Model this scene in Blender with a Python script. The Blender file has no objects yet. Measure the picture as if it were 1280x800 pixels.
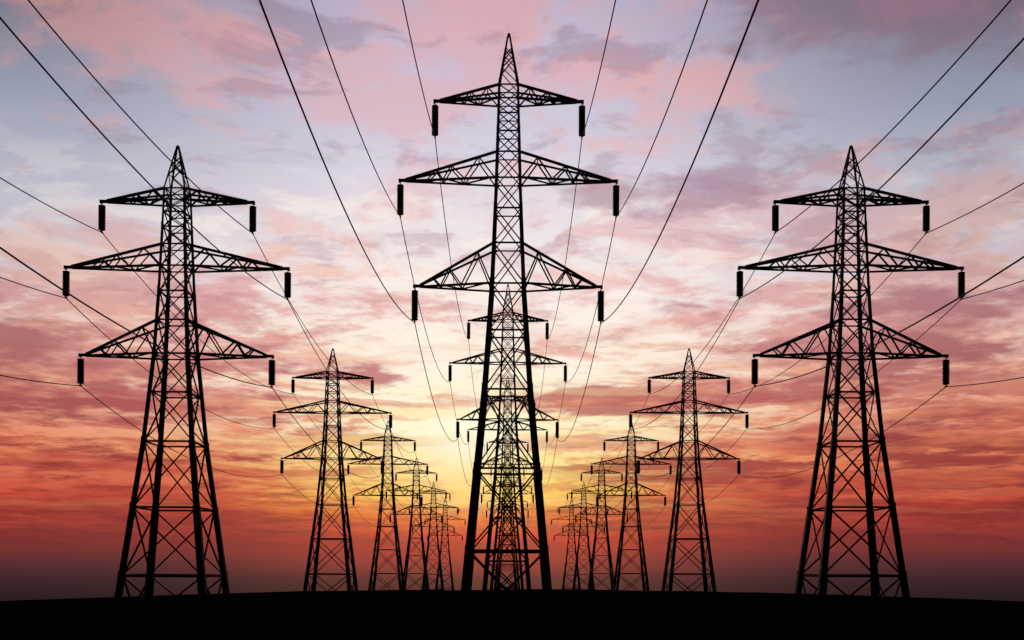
import bpy, bmesh, math, random
from mathutils import Vector, noise as mnoise

R = math.radians
random.seed(7)
sc = bpy.context.scene
col = sc.collection

# ------------------------------------------------------------------ basics
PX = 1300.0                 # focal length in pixels of a 1280 px wide picture
K = 75.0 / PX               # metres per pixel at the nearest middle pylon


def lin(c):
    out = []
    for v in c:
        v /= 255.0
        out.append(v / 12.92 if v <= 0.04045 else ((v + 0.055) / 1.055) ** 2.4)
    return (out[0], out[1], out[2], 1.0)


def smooth(a, b, x):
    t = min(1.0, max(0.0, (x - a) / (b - a)))
    return t * t * (3 - 2 * t)


# ------------------------------------------------------------------ materials
def new_mat(name):
    m = bpy.data.materials.new(name)
    m.use_nodes = True
    nt = m.node_tree
    nt.nodes.clear()
    out = nt.nodes.new('ShaderNodeOutputMaterial')
    b = nt.nodes.new('ShaderNodeBsdfPrincipled')
    nt.links.new(b.outputs[0], out.inputs[0])
    return m, nt, b


def steel_material():
    m, nt, b = new_mat('weathered_dark_steel')
    tc = nt.nodes.new('ShaderNodeTexCoord')
    n = nt.nodes.new('ShaderNodeTexNoise')
    n.inputs['Scale'].default_value = 3.0
    n.inputs['Detail'].default_value = 6.0
    r = nt.nodes.new('ShaderNodeValToRGB')
    r.color_ramp.elements[0].position = .35
    r.color_ramp.elements[0].color = (.010, .0095, .0095, 1)
    r.color_ramp.elements[1].position = .7
    r.color_ramp.elements[1].color = (.022, .018, .016, 1)
    nt.links.new(tc.outputs['Object'], n.inputs['Vector'])
    nt.links.new(n.outputs['Fac'], r.inputs[0])
    nt.links.new(r.outputs[0], b.inputs['Base Color'])
    b.inputs['Roughness'].default_value = .75
    b.inputs['Specular IOR Level'].default_value = .15
    return m


def plain_material(name, c, rough, spec):
    m, nt, b = new_mat(name)
    n = nt.nodes.new('ShaderNodeTexNoise')
    n.inputs['Scale'].default_value = 9.0
    mx = nt.nodes.new('ShaderNodeMixRGB')
    mx.inputs[1].default_value = (*[v * .75 for v in c], 1)
    mx.inputs[2].default_value = (*[v * 1.2 for v in c], 1)
    nt.links.new(n.outputs['Fac'], mx.inputs[0])
    nt.links.new(mx.outputs[0], b.inputs['Base Color'])
    b.inputs['Roughness'].default_value = rough
    b.inputs['Specular IOR Level'].default_value = spec
    return m


def ground_material():
    m, nt, b = new_mat('dark_turf')
    tc = nt.nodes.new('ShaderNodeTexCoord')
    n = nt.nodes.new('ShaderNodeTexNoise')
    n.inputs['Scale'].default_value = .35
    n.inputs['Detail'].default_value = 8
    n2 = nt.nodes.new('ShaderNodeTexNoise')
    n2.inputs['Scale'].default_value = 9
    n2.inputs['Detail'].default_value = 6
    r = nt.nodes.new('ShaderNodeValToRGB')
    r.color_ramp.elements[0].position = .35
    r.color_ramp.elements[0].color = (.005, .005, .004, 1)
    r.color_ramp.elements[1].position = .7
    r.color_ramp.elements[1].color = (.010, .009, .006, 1)
    bp = nt.nodes.new('ShaderNodeBump')
    bp.inputs['Strength'].default_value = .6
    bp.inputs['Distance'].default_value = .08
    for q in (n, n2):
        nt.links.new(tc.outputs['Object'], q.inputs['Vector'])
    nt.links.new(n.outputs['Fac'], r.inputs[0])
    nt.links.new(n2.outputs['Fac'], bp.inputs['Height'])
    nt.links.new(r.outputs[0], b.inputs['Base Color'])
    nt.links.new(bp.outputs[0], b.inputs['Normal'])
    b.inputs['Roughness'].default_value = 1
    b.inputs['Specular IOR Level'].default_value = 0.0
    return m


STEEL = steel_material()
GLASS = plain_material('brown_glazed_porcelain', (.016, .010, .008), .5, .25)
WIRE = plain_material('aged_aluminium_wire', (.02, .02, .021), .7, .2)
TURF = ground_material()


# ------------------------------------------------------------------ mesh helpers
def link(name, bm, m, parent=None, smooth_shade=False):
    me = bpy.data.meshes.new(name)
    bm.normal_update()
    bm.to_mesh(me)
    bm.free()
    me.materials.append(m)
    if smooth_shade:
        for p in me.polygons:
            p.use_smooth = True
    o = bpy.data.objects.new(name, me)
    col.objects.link(o)
    if parent:
        o.parent = parent
    return o


def angle_bar(bm, p, q, w, u_hint, v_hint=None, centre=True):
    """An L-section steel angle from p to q, flanges of width w along u and v."""
    p, q = Vector(p), Vector(q)
    d = (q - p).normalized()
    u = Vector(u_hint) - d * Vector(u_hint).dot(d)
    if u.length < 1e-4:
        u = d.orthogonal()
    u.normalize()
    v = d.cross(u)
    if v_hint is not None and v.dot(Vector(v_hint)) < 0:
        v = -v
    t = max(.012, w * .14)
    prof = [(0, 0), (w, 0), (w, t), (t, t), (t, w), (0, w)]
    off = u * (-w / 2) if centre else Vector()
    a = [bm.verts.new(p + off + u * x + v * y) for x, y in prof]
    b = [bm.verts.new(q + off + u * x + v * y) for x, y in prof]
    n = len(prof)
    flip = u.cross(v).dot(d) < 0
    for i in range(n):
        j = (i + 1) % n
        f = [a[i], a[j], b[j], b[i]]
        bm.faces.new(f[::-1] if flip else f)
    bm.faces.new(a if flip else a[::-1])
    bm.faces.new(b[::-1] if flip else b)


def box(bm, c, size):
    r = bmesh.ops.create_cube(bm, size=1.0)
    for v in r['verts']:
        v.co = Vector((v.co.x * size[0], v.co.y * size[1], v.co.z * size[2])) + Vector(c)


def tube(bm, pts, rad, sides=6):
    rings = []
    for i, p in enumerate(pts):
        d = (pts[min(i + 1, len(pts) - 1)] - pts[max(i - 1, 0)]).normalized()
        u = Vector((1, 0, 0))
        v = d.cross(u).normalized()
        u = v.cross(d).normalized()
        rings.append([bm.verts.new(p + (u * math.cos(a) + v * math.sin(a)) * rad)
                      for a in (2 * math.pi * k / sides for k in range(sides))])
    for a, b in zip(rings, rings[1:]):
        for k in range(sides):
            j = (k + 1) % sides
            bm.faces.new((a[k], a[j], b[j], b[k]))
    bm.faces.new(rings[0][::-1])
    bm.faces.new(rings[-1])


def lathe(bm, prof, cx, cy, sides=14):
    rings = []
    for r, z in prof:
        rings.append([bm.verts.new((cx + r * math.cos(2 * math.pi * k / sides),
                                    cy + r * math.sin(2 * math.pi * k / sides), z)) for k in range(sides)])
    for a, b in zip(rings, rings[1:]):
        for k in range(sides):
            j = (k + 1) % sides
            bm.faces.new((a[k], b[k], b[j], a[j]))
    bm.faces.new(rings[0])
    bm.faces.new(rings[-1][::-1])


def thing(name, label, cat, loc, group=None):
    o = bpy.data.objects.new(name, None)
    col.objects.link(o)
    o.location = loc
    o['label'] = label
    o['category'] = cat
    if group:
        o['group'] = group
    return o


# ------------------------------------------------------------------ the ground
RIDGE = 33.0


def far_z(d):
    pts = [(60, -7.7), (75, -7.75), (140, -7.92), (206, -8.1), (271, -8.37), (337, -8.85), (403, -9.5)]
    if d <= pts[0][0]:
        return pts[0][1]
    for (a, za), (b, zb) in zip(pts, pts[1:]):
        if d <= b:
            return za + (zb - za) * (d - a) / (b - a)
    e = d - 403
    return -9.5 - .012 * e - .023 * e * min(1, e / 200)


def ground_z(x, y):
    d = y
    # the knoll the camera looks over
    top = -.0195 * RIDGE - .0018 * x * x / (1 + abs(x) / 60)
    if d < RIDGE:
        t = (RIDGE - d) / RIDGE
        near = top - 1.0 * t * t - .0195 * 0
    else:
        near = top - .006 * (d - RIDGE) ** 2 / (1 + .02 * (d - RIDGE))
    k = smooth(RIDGE + 3, 67, d)
    fz = far_z(max(d, 60)) - 3.8 * (max(0.0, abs(x) - 85) / 110) ** 2 / (1 + abs(x) / 4000)
    z = near * (1 - k) + fz * k
    z += .035 * mnoise.noise((x * .35, y * .35, 0)) * (1 if d < 70 else .3) + .015 * mnoise.noise((x * 1.3, y * 1.3, 4))
    return z


def build_ground():
    ys = [-400, -200, -110, -60, -35, -20, -12, -6]
    y = 0.0
    while y < 80:
        ys.append(y)
        y += .8
    while y < 420:
        ys.append(y)
        y += 8
    while y < 7000:
        ys.append(y)
        y *= 1.12
    xs = []
    x = 0.0
    while x < 40:
        xs.append(x)
        x += .8
    while x < 120:
        xs.append(x)
        x += 6
    while x < 4500:
        xs.append(x)
        x *= 1.2
    xs = [-v for v in xs[:0:-1]] + xs
    bm = bmesh.new()
    grid = [[bm.verts.new((x, y, ground_z(x, y))) for x in xs] for y in ys]
    for a, b in zip(grid, grid[1:]):
        for i in range(len(xs) - 1):
            bm.faces.new((a[i], a[i + 1], b[i + 1], b[i]))
    o = link('ground', bm, TURF, None, True)
    o['kind'] = 'structure'


build_ground()

# ------------------------------------------------------------------ the pylons
# levels measured downward from the tip, in pixels of the nearest middle pylon
PROFILE = [(0, 0), (69, 25), (147, 29), (190, 31.5), (260, 36.5), (318, 42), (380, 47), (652, 100), (805, 130)]
LEVELS = [69, 86, 104.5, 127, 153, 185.5, 223.5, 267, 317.7, 375.7, 449.6, 547.5, 648, 755]
LEG_W = [(69, 127, .15), (127, 223.5, .19), (223.5, 317.7, .24), (317.7, 449.6, .30), (449.6, 547.5, .37),
         (547.5, 648, .44), (648, 812, .51)]
# crossarms: level of the upper chord, level of the lower chord, reach, web nodes
ARMS = [(69, 86.2, 94, [(0, .02), (1, .2), (0, .34), (1, .49), (0, .6), (1, .7), (0, .8)]),
        (153, 185.5, 137, [(0, .02), (1, .2), (0, .35), (1, .5), (0, .585), (1, .66), (0, .76)]),
        (267, 317.5, 118.5, [(0, .01), (1, .215), (0, .42), (1, .6), (0, .71), (1, .82)])]


def half_w(rel):
    for (a, wa), (b, wb) in zip(PROFILE, PROFILE[1:]):
        if rel <= b:
            w = wa + (wb - wa) * (rel - a) / (b - a)
            break
    else:
        (a, wa), (b, wb) = PROFILE[-2:]
        w = wa + (wb - wa) * (rel - a) / (b - a)
    return w / (1 + w / 2600) * K / 2


def make_pylon(vs):
    """vs: vertical scale of the pattern (the middle row is of a taller type)."""
    H = 805 * K * vs
    Z = lambda rel: H - rel * K * vs
    root = bpy.data.objects.new('lattice_pylon', None)
    col.objects.link(root)

    def corner(rel, sx, sy):
        h = half_w(rel)
        return Vector((sx * h, sy * h, Z(rel)))

    # four legs of stepped steel angle
    for sx in (-1, 1):
        for sy in (-1, 1):
            bm = bmesh.new()
            for a, b, w in LEG_W:
                top = corner(a - (2.5 if a > 69 else 0), sx, sy)
                bot = corner(b, sx, sy)
                o = Vector((sx, sy, 0)) * (w * .3)
                angle_bar(bm, top + o, bot + o, w, (-sx, 0, 0), (0, -sy, 0), centre=False)
                if a > 69:      # splice plates where the sections step
                    box(bm, corner(a, sx, sy) + Vector((-sx * w * .12, sy * (w * .3 + .012), 0)), (w * .8, .02, .75 * vs))
            link('leg', bm, STEEL, root)
    # four faces of cross bracing
    for ax, s in ((0, -1), (0, 1), (1, -1), (1, 1)):
        bm = bmesh.new()
        nrm = Vector((0, s, 0)) if ax == 0 else Vector((s, 0, 0))

        def P(rel, side):
            h = half_w(rel) - .03
            return Vector((side * h, s * h, Z(rel))) if ax == 0 else Vector((s * h, side * h, Z(rel)))
        for lv in LEVELS:
            w = .08 + .075 * lv / 755 + (.06 if lv > 600 else 0)
            angle_bar(bm, P(lv, -1), P(lv, 1), w, (0, 0, 1), -nrm)
        for a, b in zip(LEVELS, LEVELS[1:] + [805]):
            w = .06 + .055 * b / 755
            for k, (p, q) in enumerate(((P(a, -1), P(b, 1)), (P(a, 1), P(b, -1)))):
                angle_bar(bm, p - nrm * (.02 + k * .03), q - nrm * (.02 + k * .03), w, nrm.cross(q - p), -nrm)
        for lv in LEVELS[5:]:
            g = .18 + .2 * lv / 755
            for side in (-1, 1):
                c = P(lv, side) * 1
                t = (Vector((-side, 0, 0)) if ax == 0 else Vector((0, -side, 0))) * g * .45
                size = (g, .018, g * .8) if ax == 0 else (.018, g, g * .8)
                box(bm, c + t - nrm * .012, size)
        link('bracing', bm, STEEL, root)
    # the pointed peak
    bm = bmesh.new()
    tip = Vector((0, 0, Z(1.5)))
    for sx in (-1, 1):
        for sy in (-1, 1):
            angle_bar(bm, corner(69, sx, sy), tip + Vector((sx, sy, 0)) * .05, .11, (-sx, 0, 0), (0, -sy, 0))
    box(bm, (0, 0, Z(3)), (.14, .14, 5 * K * vs))
    lv = [69, 47, 31, 20]
    for ax, s in ((0, -1), (0, 1), (1, -1), (1, 1)):
        nrm = Vector((0, s, 0)) if ax == 0 else Vector((s, 0, 0))

        def Q(rel, side):
            h = half_w(69) * rel / 69
            return Vector((side * h, s * h, Z(rel))) if ax == 0 else Vector((s * h, side * h, Z(rel)))
        for i in range(3):
            sd = -1 if i % 2 else 1
            angle_bar(bm, Q(lv[i], sd), Q(lv[i + 1], -sd), .07, nrm.cross(Q(lv[i + 1], -sd) - Q(lv[i], sd)), -nrm)
            if i > 0:
                angle_bar(bm, Q(lv[i], -sd), Q(lv[i + 1], sd), .07, nrm.cross(Q(lv[i + 1], sd) - Q(lv[i], -sd)), -nrm)
    link('peak', bm, STEEL, root)
    # three crossarms with their insulator strings
    for up, lo, reach, nodes in ARMS:
        bm = bmesh.new()
        tips = []
        for sx in (-1, 1):
            tipx = sx * reach * K
            jx = sx * (reach - 8.5) * K
            jz = Z(lo - .3)
            chords = {}
            for sy in (-1, 1):
                for kind, rel in ((0, lo), (1, up)):
                    a = corner(rel, sx, sy)
                    a.x -= sx * .05
                    b = Vector((jx, sy * .1, jz + (.09 if kind else -.02)))
                    chords[(sy, kind)] = (a, b)
                    angle_bar(bm, a, b, (.16 if kind else .145), (0, 0, 1), (0, -sy, 0))
                pts = [chords[(sy, k)][0].lerp(chords[(sy, k)][1], f) for k, f in nodes]
                for p, q in zip(pts, pts[1:]):
                    angle_bar(bm, p - Vector((0, sy * .03, 0)), q - Vector((0, sy * .03, 0)), .1, Vector((0, sy, 0)).cross(q - p), (0, -sy, 0))
            # zigzag between the two lower chords and ties between the upper ones
            fr = [f for k, f in nodes if k == 0] + [.9]
            fr[0] = 0
            for i, (f, g) in enumerate(zip(fr, fr[1:])):
                sd = 1 if i % 2 else -1
                p = chords[(sd, 0)][0].lerp(chords[(sd, 0)][1], f)
                q = chords[(-sd, 0)][0].lerp(chords[(-sd, 0)][1], g)
                angle_bar(bm, p, q, .09, (0, 1, 0), (0, 0, 1))
                angle_bar(bm, q, chords[(sd, 0)][0].lerp(chords[(sd, 0)][1], g), .08, (1, 0, 0), (0, 0, 1))
            for k, f in nodes:
                if k:
                    angle_bar(bm, chords[(1, 1)][0].lerp(chords[(1, 1)][1], f), chords[(-1, 1)][0].lerp(chords[(-1, 1)][1], f), .08, (1, 0, 0), (0, 0, -1))
            # end beam, hanger plate
            box(bm, ((jx - sx * 4 * K + tipx) / 2, 0, jz + .03), (abs(tipx - jx) + 4 * K, .24, .17))
            box(bm, (tipx - sx * .06, 0, jz), (.11, .32, .22))
            tips.append((tipx - sx * 2.2 * K, jz - .08))
        arm = link('crossarm', bm, STEEL, root)
        for hx, hz in tips:
            im = bmesh.new()
            z0 = hz + .05
            lathe(im, [(.03, z0), (.03, z0 - 4.5 * K * vs)], hx, 0, 8)
            zt = hz - 3.7 * K * vs
            length = 37.2 * K * vs
            n = 16
            prof = [(.10, zt)]
            for i in range(n):
                z = zt - length * i / n
                s = length / n
                prof += [(.205, z - s * .08), (.245, z - s * .36), (.25, z - s * .62), (.205, z - s * .78), (.20, z - s * .95)]
            prof += [(.10, zt - length), (.055, zt - length - .02), (.055, zt - length - .14)]
            lathe(im, prof, hx, 0, 16)
            # clamp that carries the wire
            box(im, (hx, 0, zt - length - .14), (.09, .36, .09))
            link('insulator', im, GLASS, arm)
    return root


def copy_tree(o, parent=None):
    c = o.copy()
    col.objects.link(c)
    if parent:
        c.parent = parent
    for ch in list(o.children):
        copy_tree(ch, c)
    return c


tall = make_pylon(1.0)
short = make_pylon(.808)
ROWS = {
    'middle': dict(proto=tall, vs=1.0, d1=75.0, step=65.3, x1=(635.3 - 640) / PX * 75, slope=(634 - 640) / PX, lean=.004),
    'left': dict(proto=short, vs=.808, d1=73.0, step=66.0, x1=(221.2 - 640) / PX * 73, slope=(630.5 - 640) / PX, lean=.007),
    'right': dict(proto=short, vs=.808, d1=73.0, step=66.0, x1=(1063.3 - 640) / PX * 73, slope=(637.3 - 640) / PX, lean=.003),
}
LABELS = {
    'middle': ['tallest black lattice pylon at the front of the middle row, topping every other',
               'pylon standing directly behind the tallest one, peak under its lowest crossarm',
               'third pylon of the middle row, seen small between the legs of the tallest one',
               'fourth pylon of the middle row, seen through the lattices before it against the glow',
               'fifth pylon of the middle row, tiny behind four others between the same legs',
               'smallest and farthest pylon of the middle row, behind five others'],
    'left': ['large lattice pylon at the far left with all four stepped legs showing',
             'half-size pylon second in the left row, standing right of the large left one',
             'third pylon of the left row, overlapped by crossarm tips of the second',
             'fourth pylon of the left row, between the third and the small far pair',
             'fifth pylon of the left row, small, touching the last one beside the tall middle pylon',
             'smallest and last pylon of the left row, just left of the tallest pylon'],
    'right': ['large lattice pylon at the far right with all four stepped legs showing',
              'half-size pylon second in the right row, standing left of the large right one',
              'third pylon of the right row, overlapped by crossarm tips of the second',
              'fourth pylon of the right row, between the third and the small far pair',
              'fifth pylon of the right row, small, touching the last one beside the tall middle pylon',
              'smallest and last pylon of the right row, just right of the tallest pylon'],
}
SIDE_DROP = [0, .03, 0, 0, 0, 0]
used = set()
bases = {}
for row, r in ROWS.items():
    lst = []
    for i in range(6):
        d = r['d1'] + r['step'] * i
        x = r['x1'] + r['slope'] * (d - r['d1'])
        z = far_z(d)
        if id(r['proto']) not in used:
            o = r['proto']
            used.add(id(r['proto']))
        else:
            o = copy_tree(r['proto'])
        x -= r['lean'] * 805 * K * r['vs'] * .75        # the whole line leans a hair to the right
        o.location = (x, d, z)
        o.rotation_euler = (0, r['lean'], 0)
        o['label'] = LABELS[row][i]
        o['category'] = 'pylon'
        o['group'] = 'pylons of the %s row' % row
        lst.append(Vector((x, d, z)))
    bases[row] = lst

# ------------------------------------------------------------------ the wires
SAG = 3.06
for row, r in ROWS.items():
    vs = r['vs']
    H = 805 * K * vs
    first = bases[row][0]
    stepv = Vector((r['slope'] * r['step'], r['step'], 0))
    line = [first - stepv * 2, first - stepv] + bases[row]
    for ai, (up, lo, reach, nodes) in enumerate(ARMS):
        for sx, side in ((-1, 'left'), (1, 'right')):
            hx = sx * (reach - 2.2) * K
            hz = H - (lo - .3) * K * vs - .08 - (3.7 + 37.2) * K * vs - .16
            pts = []
            att = [p + Vector((hx + hz * r['lean'], 0, hz - hx * r['lean'])) for p in line]
            N = 28
            for a, b in zip(att, att[1:]):
                for k in range(N):
                    t = k / N
                    p = a.lerp(b, t)
                    p.z -= 4 * SAG * vs * t * (1 - t)
                    pts.append(p)
            pts.append(att[-1])
            bm = bmesh.new()
            tube(bm, pts, .033, 6)
            o = link('power_line', bm, WIRE, None, True)
            nm = ('topmost', 'widest', 'lowest')[ai]
            o['label'] = 'wire of the %s pylon row strung from the %s ends of its %s crossarms' % (row, side, nm)
            o['category'] = 'wire'
            o['group'] = 'wires strung along the %s row' % row

# ------------------------------------------------------------------ sky and light
SUN_AZ, SUN_EL = -1.6, 6.0
world = bpy.data.worlds.new('World')
sc.world = world
world.use_nodes = True
nt = world.node_tree
nt.nodes.clear()


class V:
    """tiny wrapper that writes math nodes"""
    def __init__(s, sock):
        s.s = sock

    @staticmethod
    def op(name, *a, clamp=False):
        n = nt.nodes.new('ShaderNodeMath')
        n.operation = name
        n.use_clamp = clamp
        for i, v in enumerate(a):
            if isinstance(v, V):
                nt.links.new(v.s, n.inputs[i])
            else:
                n.inputs[i].default_value = v
        return V(n.outputs[0])

    def __add__(s, o): return V.op('ADD', s, o)
    def __radd__(s, o): return V.op('ADD', o, s)
    def __sub__(s, o): return V.op('SUBTRACT', s, o)
    def __rsub__(s, o): return V.op('SUBTRACT', o, s)
    def __mul__(s, o): return V.op('MULTIPLY', s, o)
    def __rmul__(s, o): return V.op('MULTIPLY', o, s)
    def __truediv__(s, o): return V.op('DIVIDE', s, o)
    def __rtruediv__(s, o): return V.op('DIVIDE', o, s)


def sstep(a, b, x):
    n = nt.nodes.new('ShaderNodeMapRange')
    n.interpolation_type = 'SMOOTHSTEP'
    n.inputs['From Min'].default_value = a
    n.inputs['From Max'].default_value = b
    nt.links.new(x.s, n.inputs['Value'])
    return V(n.outputs['Result'])


def gauss(az, el, a0, e0, sa, se):
    p = (az - a0) / sa
    q = (el - e0) / se
    return V.op('EXPONENT', (p * p + q * q) * -.5)


def ramp(el, stops, lo=-2.0, hi=34.0):
    n = nt.nodes.new('ShaderNodeValToRGB')
    cr = n.color_ramp
    while len(cr.elements) < len(stops):
        cr.elements.new(.5)
    for e, (v, c) in zip(cr.elements, stops):
        e.position = 0
    for i, (v, c) in enumerate(stops):
        cr.elements[i].position = (v - lo) / (hi - lo)
        cr.elements[i].color = lin(c)
    t = V.op('DIVIDE', el - lo, hi - lo, clamp=True)
    nt.links.new(t.s, n.inputs[0])
    return n.outputs[0]


def cmix(f, a, b, mode='MIX'):
    n = nt.nodes.new('ShaderNodeMixRGB')
    n.blend_type = mode
    for i, v in enumerate((f, a, b)):
        if isinstance(v, V):
            v = v.s
        if isinstance(v, bpy.types.NodeSocket):
            nt.links.new(v, n.inputs[i])
        else:
            n.inputs[i].default_value = v
    return n.outputs[0]


def comb(x, y, z=0.0):
    n = nt.nodes.new('ShaderNodeCombineXYZ')
    for i, v in enumerate((x, y, z)):
        if isinstance(v, V):
            nt.links.new(v.s, n.inputs[i])
        else:
            n.inputs[i].default_value = v
    return n.outputs[0]


def fbm(vec, scale, detail=8, rough=.58, dist=0.0):
    n = nt.nodes.new('ShaderNodeTexNoise')
    n.inputs['Scale'].default_value = scale
    n.inputs['Detail'].default_value = detail
    n.inputs['Roughness'].default_value = rough
    n.inputs['Distortion'].default_value = dist
    nt.links.new(vec, n.inputs['Vector'])
    return V(n.outputs['Fac'])


tc = nt.nodes.new('ShaderNodeTexCoord')
sp = nt.nodes.new('ShaderNodeSeparateXYZ')
nt.links.new(tc.outputs['Generated'], sp.inputs[0])
dx, dy, dz = (V(o) for o in sp.outputs)
az = V.op('DEGREES', V.op('ARCTAN2', dx, dy))
el = V.op('DEGREES', V.op('ARCSINE', dz))
aaz = V.op('ABSOLUTE', az - SUN_AZ)

clear_sun = ramp(el, [(-1.6, (54, 29, 38)), (-.5, (90, 41, 51)), (.5, (152, 54, 55)), (1.9, (210, 68, 54)),
                      (3.0, (240, 124, 56)), (4.0, (255, 206, 92)), (5.4, (255, 230, 132)), (7.3, (255, 247, 202)), (12, (254, 242, 224)),
                      (15.5, (248, 236, 231)), (19, (232, 222, 229)), (23, (209, 204, 221)), (27, (200, 188, 209)), (33, (150, 158, 190))])
clear_edge = ramp(el, [(-1.6, (30, 21, 27)), (-.6, (50, 30, 40)), (.4, (86, 40, 49)), (1.7, (138, 49, 50)),
                       (3.8, (202, 78, 62)), (6.4, (230, 134, 98)), (10, (238, 178, 152)), (12.5, (234, 198, 190)),
                       (15, (208, 192, 202)), (18, (190, 190, 204)), (22, (154, 160, 180)), (27, (112, 111, 126)), (33, (84, 94, 120))])
side = V(cmix(sstep(9.5, 4.0, el), sstep(2.5, 27, aaz), sstep(1.0, 19, aaz)))
base = cmix(side, clear_sun, clear_edge)

# clouds: a layer seen in perspective, so it closes up into streaks towards the horizon
k = 1.0 / (V.op('MAXIMUM', dz, 0.0) + .085)
qx, qy = dx * k, dy * k
warp = fbm(comb(qx, qy, 3.0), 1.3, 3) - .5
cvec = comb(qx + warp * .5, qy + warp * .8, .0)
cvec2 = comb(qx * .8 + warp * .7, qy * 1.1 - warp * .6, 5.3)
n1 = fbm(cvec, 2.3, 10, .63) * .45 + fbm(comb(qx + warp * .3, qy + warp * .4, 14.0), 6.2, 9, .64) * .55
n2 = fbm(cvec2, 1.7, 9, .6) * .55 + fbm(comb(qx - warp * .4, qy + warp * .3, 33.0), 5.0, 8, .58) * .45
tint = fbm(comb(qx, qy, 41.0), 2.6, 5, .6)
wl = (fbm(comb(az * .12, el * .35, 2.0), 1.0, 4) - .5) * 2.6
n3 = fbm(comb(az * .042, (el + wl * .7) * .8, 9.1), 1.0, 10, .62)
n4 = fbm(comb(az * .05, (el + wl * .5) * 1.5, 21.7), 1.0, 10, .64)

pink = ramp(el, [(-1, (60, 36, 46)), (1.5, (128, 46, 50)), (3.5, (188, 60, 52)), (5.5, (208, 82, 68)), (8, (212, 108, 98)),
                 (12, (224, 150, 146)), (16, (232, 178, 176)), (20, (228, 182, 186)), (25, (226, 172, 180)), (31, (208, 160, 174))])
warm = ramp(el, [(-1, (70, 38, 44)), (1.5, (150, 52, 50)), (3.5, (190, 66, 54)), (5.5, (220, 96, 70)), (8, (232, 130, 100)),
                 (12, (240, 172, 150)), (16, (244, 192, 176)), (20, (240, 186, 176)), (25, (240, 166, 160)), (31, (220, 160, 160))])
pink = cmix(sstep(.45, .6, tint), pink, warm)
dark = ramp(el, [(-1, (50, 34, 44)), (1.5, (100, 40, 48)), (3.5, (146, 48, 50)), (6, (164, 62, 64)), (9, (184, 92, 94)),
                 (13, (198, 130, 136)), (18, (176, 138, 156)), (23, (160, 130, 152)), (30, (118, 96, 120))])
dim = 1.0 - .28 * sstep(10, 28, aaz)
dimc = comb(dim, dim, dim)
pink = cmix(1.0, pink, dimc, 'MULTIPLY')
dark = cmix(1.0, dark, dimc, 'MULTIPLY')

# the large banks that this evening has, by bearing and height
b1 = (.05 * gauss(az, el, -6, 25.5, 5, 2.4) + .13 * gauss(az, el, 9.5, 24.6, 3.4, 1.8) + .07 * gauss(az, el, 20, 18.5, 6, 1.6)
      + .08 * gauss(az, el, -20, 14, 8, 2.6) + .05 * gauss(az, el, -19, 26.5, 4, 2) + .08 * gauss(az, el, 19, 13.5, 7, 2.2)
      + .05 * gauss(az, el, -14, 23.5, 4, 1.8) + .05 * gauss(az, el, -4, 24.8, 2, 1.2)
      - .09 * gauss(az, el, -21, 21, 7, 2.6) - .13 * gauss(az, el, 19, 23.2, 7, 1.8) - .04 * gauss(az, el, -1, 12.5, 8, 4)
      - .05 * gauss(az, el, -1.5, 7.5, 4, 1.8))
b2 = (.36 * gauss(az, el, 22.5, 28.4, 7, 2.2) - .09 * gauss(az, el, 10.5, 26.5, 3.5, 2.5) - .10 * gauss(az, el, 15, 23.6, 5, 1.6) + .25 * gauss(az, el, 9, 20.0, 5.5, 1.3) + .10 * gauss(az, el, -22, 13.5, 6, 1.2)
      + .10 * gauss(az, el, -23, 10.5, 8, 1.4) + .20 * gauss(az, el, 5.0, 9.0, 4, .6) + .22 * gauss(az, el, 7.5, 5.3, 5, .55)
      + .08 * gauss(az, el, 20, 12.5, 6, 1.6) + .10 * gauss(az, el, 23, 5.9, 3, .5) - .16 * gauss(az, el, -1.5, 7, 3.5, 1.8)
      - .2 * gauss(az, el, -16, 22, 12, 4) - .04 * gauss(az, el, -1, 13, 7, 4) - .03 + .05 * sstep(16, 10, el))
low_fade = sstep(.2, 2.6, el)
m1 = sstep(.46, .58, n1 + b1) * low_fade
m2 = sstep(.52, .63, n2 + b2) * sstep(2.6, 5.0, el)
mott = fbm(comb(qx * 1.0 + warp * .5, qy * 1.25 + warp * .5, 52.0), 4.2, 9, .62)
m3 = sstep(.53, .64, mott) * sstep(7, 10, el)
gap = sstep(.49, .38, mott) * sstep(7.5, 10, el) * (1.0 - sstep(18, 23, el)) * (1.0 - .6 * sstep(10, 24, aaz))
low = 1.0 - sstep(9, 15, el)
near = gauss(az, el, SUN_AZ, 6.8, 6.5, 2.6)
streak = sstep(.47, .58, n3 + .04 * side - .05 * near + .10 * gauss(az, el, 6.5, 4.9, 6, .5) - .07 * gauss(az, el, -1.5, 4.1, 4, .5)) * low_fade * low
light = sstep(.50, .63, n4) * sstep(1.6, 4.0, el) * (1.0 - sstep(8, 13, el))
lightcol = cmix(side, lin((255, 224, 140)), lin((232, 146, 100)))
pink = cmix(near * .65, pink, lin((252, 186, 122)))
sky = cmix(m1 * (.8 - .22 * sstep(14, 20, el)), base, pink)
sky = cmix(gap * .55, sky, lin((255, 243, 232)))
sky = cmix(m3 * .42, sky, dark)
sky = cmix(m2 * (.88 - .2 * sstep(15, 21, el)), sky, dark)
sky = cmix(streak * .72, sky, cmix(sstep(.4, .6, n2), pink, dark))
sky = cmix(light * (.2 + .6 * near), sky, lightcol)
glow = gauss(az, el, SUN_AZ - .8, 6.7, 2.3, 1.5)
sky = cmix(glow * .85, sky, lin((255, 253, 228)))
sky = cmix(gauss(az, el, SUN_AZ, 5.0, 4.0, 1.1) * .4, sky, lin((255, 206, 84)))
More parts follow.
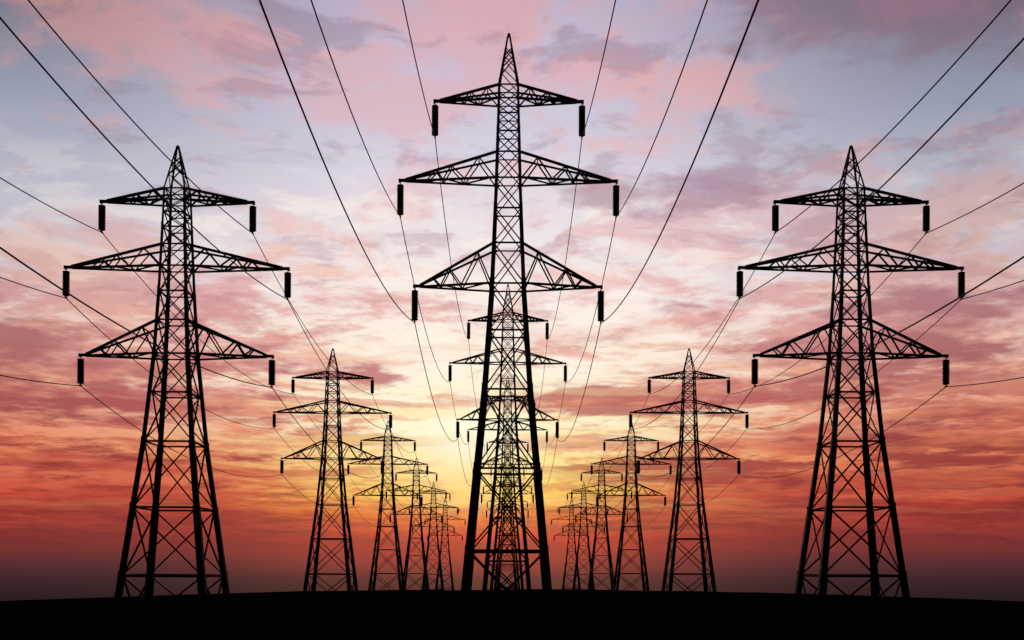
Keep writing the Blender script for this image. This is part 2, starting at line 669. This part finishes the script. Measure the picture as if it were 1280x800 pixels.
# the half of the sky away from the sunset, and overhead, is dusk already
away = 1.0 - .9 * sstep(45, 125, aaz)
over = 1.0 - .75 * sstep(32, 65, el)
under = 1.0 - .9 * sstep(2, 14, el * -1.0)
lev = away * over * under
sky = cmix(1.0, sky, comb(lev, lev, lev), 'MULTIPLY')

nish = nt.nodes.new('ShaderNodeTexSky')
nish.sky_type = 'NISHITA'
nish.sun_disc = False
nish.sun_elevation = R(SUN_EL)
nish.sun_rotation = R(SUN_AZ)
bg1 = nt.nodes.new('ShaderNodeBackground')
bg1.inputs[1].default_value = .0008
nt.links.new(nish.outputs[0], bg1.inputs[0])
bg2 = nt.nodes.new('ShaderNodeBackground')
bg2.inputs[1].default_value = 1.0
nt.links.new(sky, bg2.inputs[0])
add = nt.nodes.new('ShaderNodeAddShader')
nt.links.new(bg1.outputs[0], add.inputs[0])
nt.links.new(bg2.outputs[0], add.inputs[1])
wo = nt.nodes.new('ShaderNodeOutputWorld')
nt.links.new(add.outputs[0], wo.inputs[0])
world.cycles.sampling_method = 'MANUAL'
world.cycles.sample_map_resolution = 512

sun = bpy.data.lights.new('sun', 'SUN')
sun.energy = .6
sun.angle = R(.5)
sun.color = (1, .62, .35)
so = bpy.data.objects.new('sun', sun)
col.objects.link(so)
sd = Vector((math.sin(R(SUN_AZ)) * math.cos(R(SUN_EL)), math.cos(R(SUN_AZ)) * math.cos(R(SUN_EL)), math.sin(R(SUN_EL))))
so.rotation_euler = (-sd).to_track_quat('-Z', 'Y').to_euler()
so.location = (0, 0, 80)

# ------------------------------------------------------------------ camera
cam = bpy.data.cameras.new('camera')
co = bpy.data.objects.new('camera', cam)
col.objects.link(co)
cam.sensor_fit = 'HORIZONTAL'
cam.sensor_width = 36
cam.lens = 36 * PX / 1280
cam.shift_y = (712 - 400) / 1280
cam.clip_start = .1
cam.clip_end = 20000
co.location = (0, 0, 0)
co.rotation_euler = (R(90), 0, 0)
sc.camera = co

vw = sc.view_settings
vw.view_transform = 'Standard'
vw.look = 'None'
vw.exposure = 0
vw.gamma = 1
vw.use_curve_mapping = False
sc.cycles.max_bounces = 3
sc.cycles.use_denoising = False
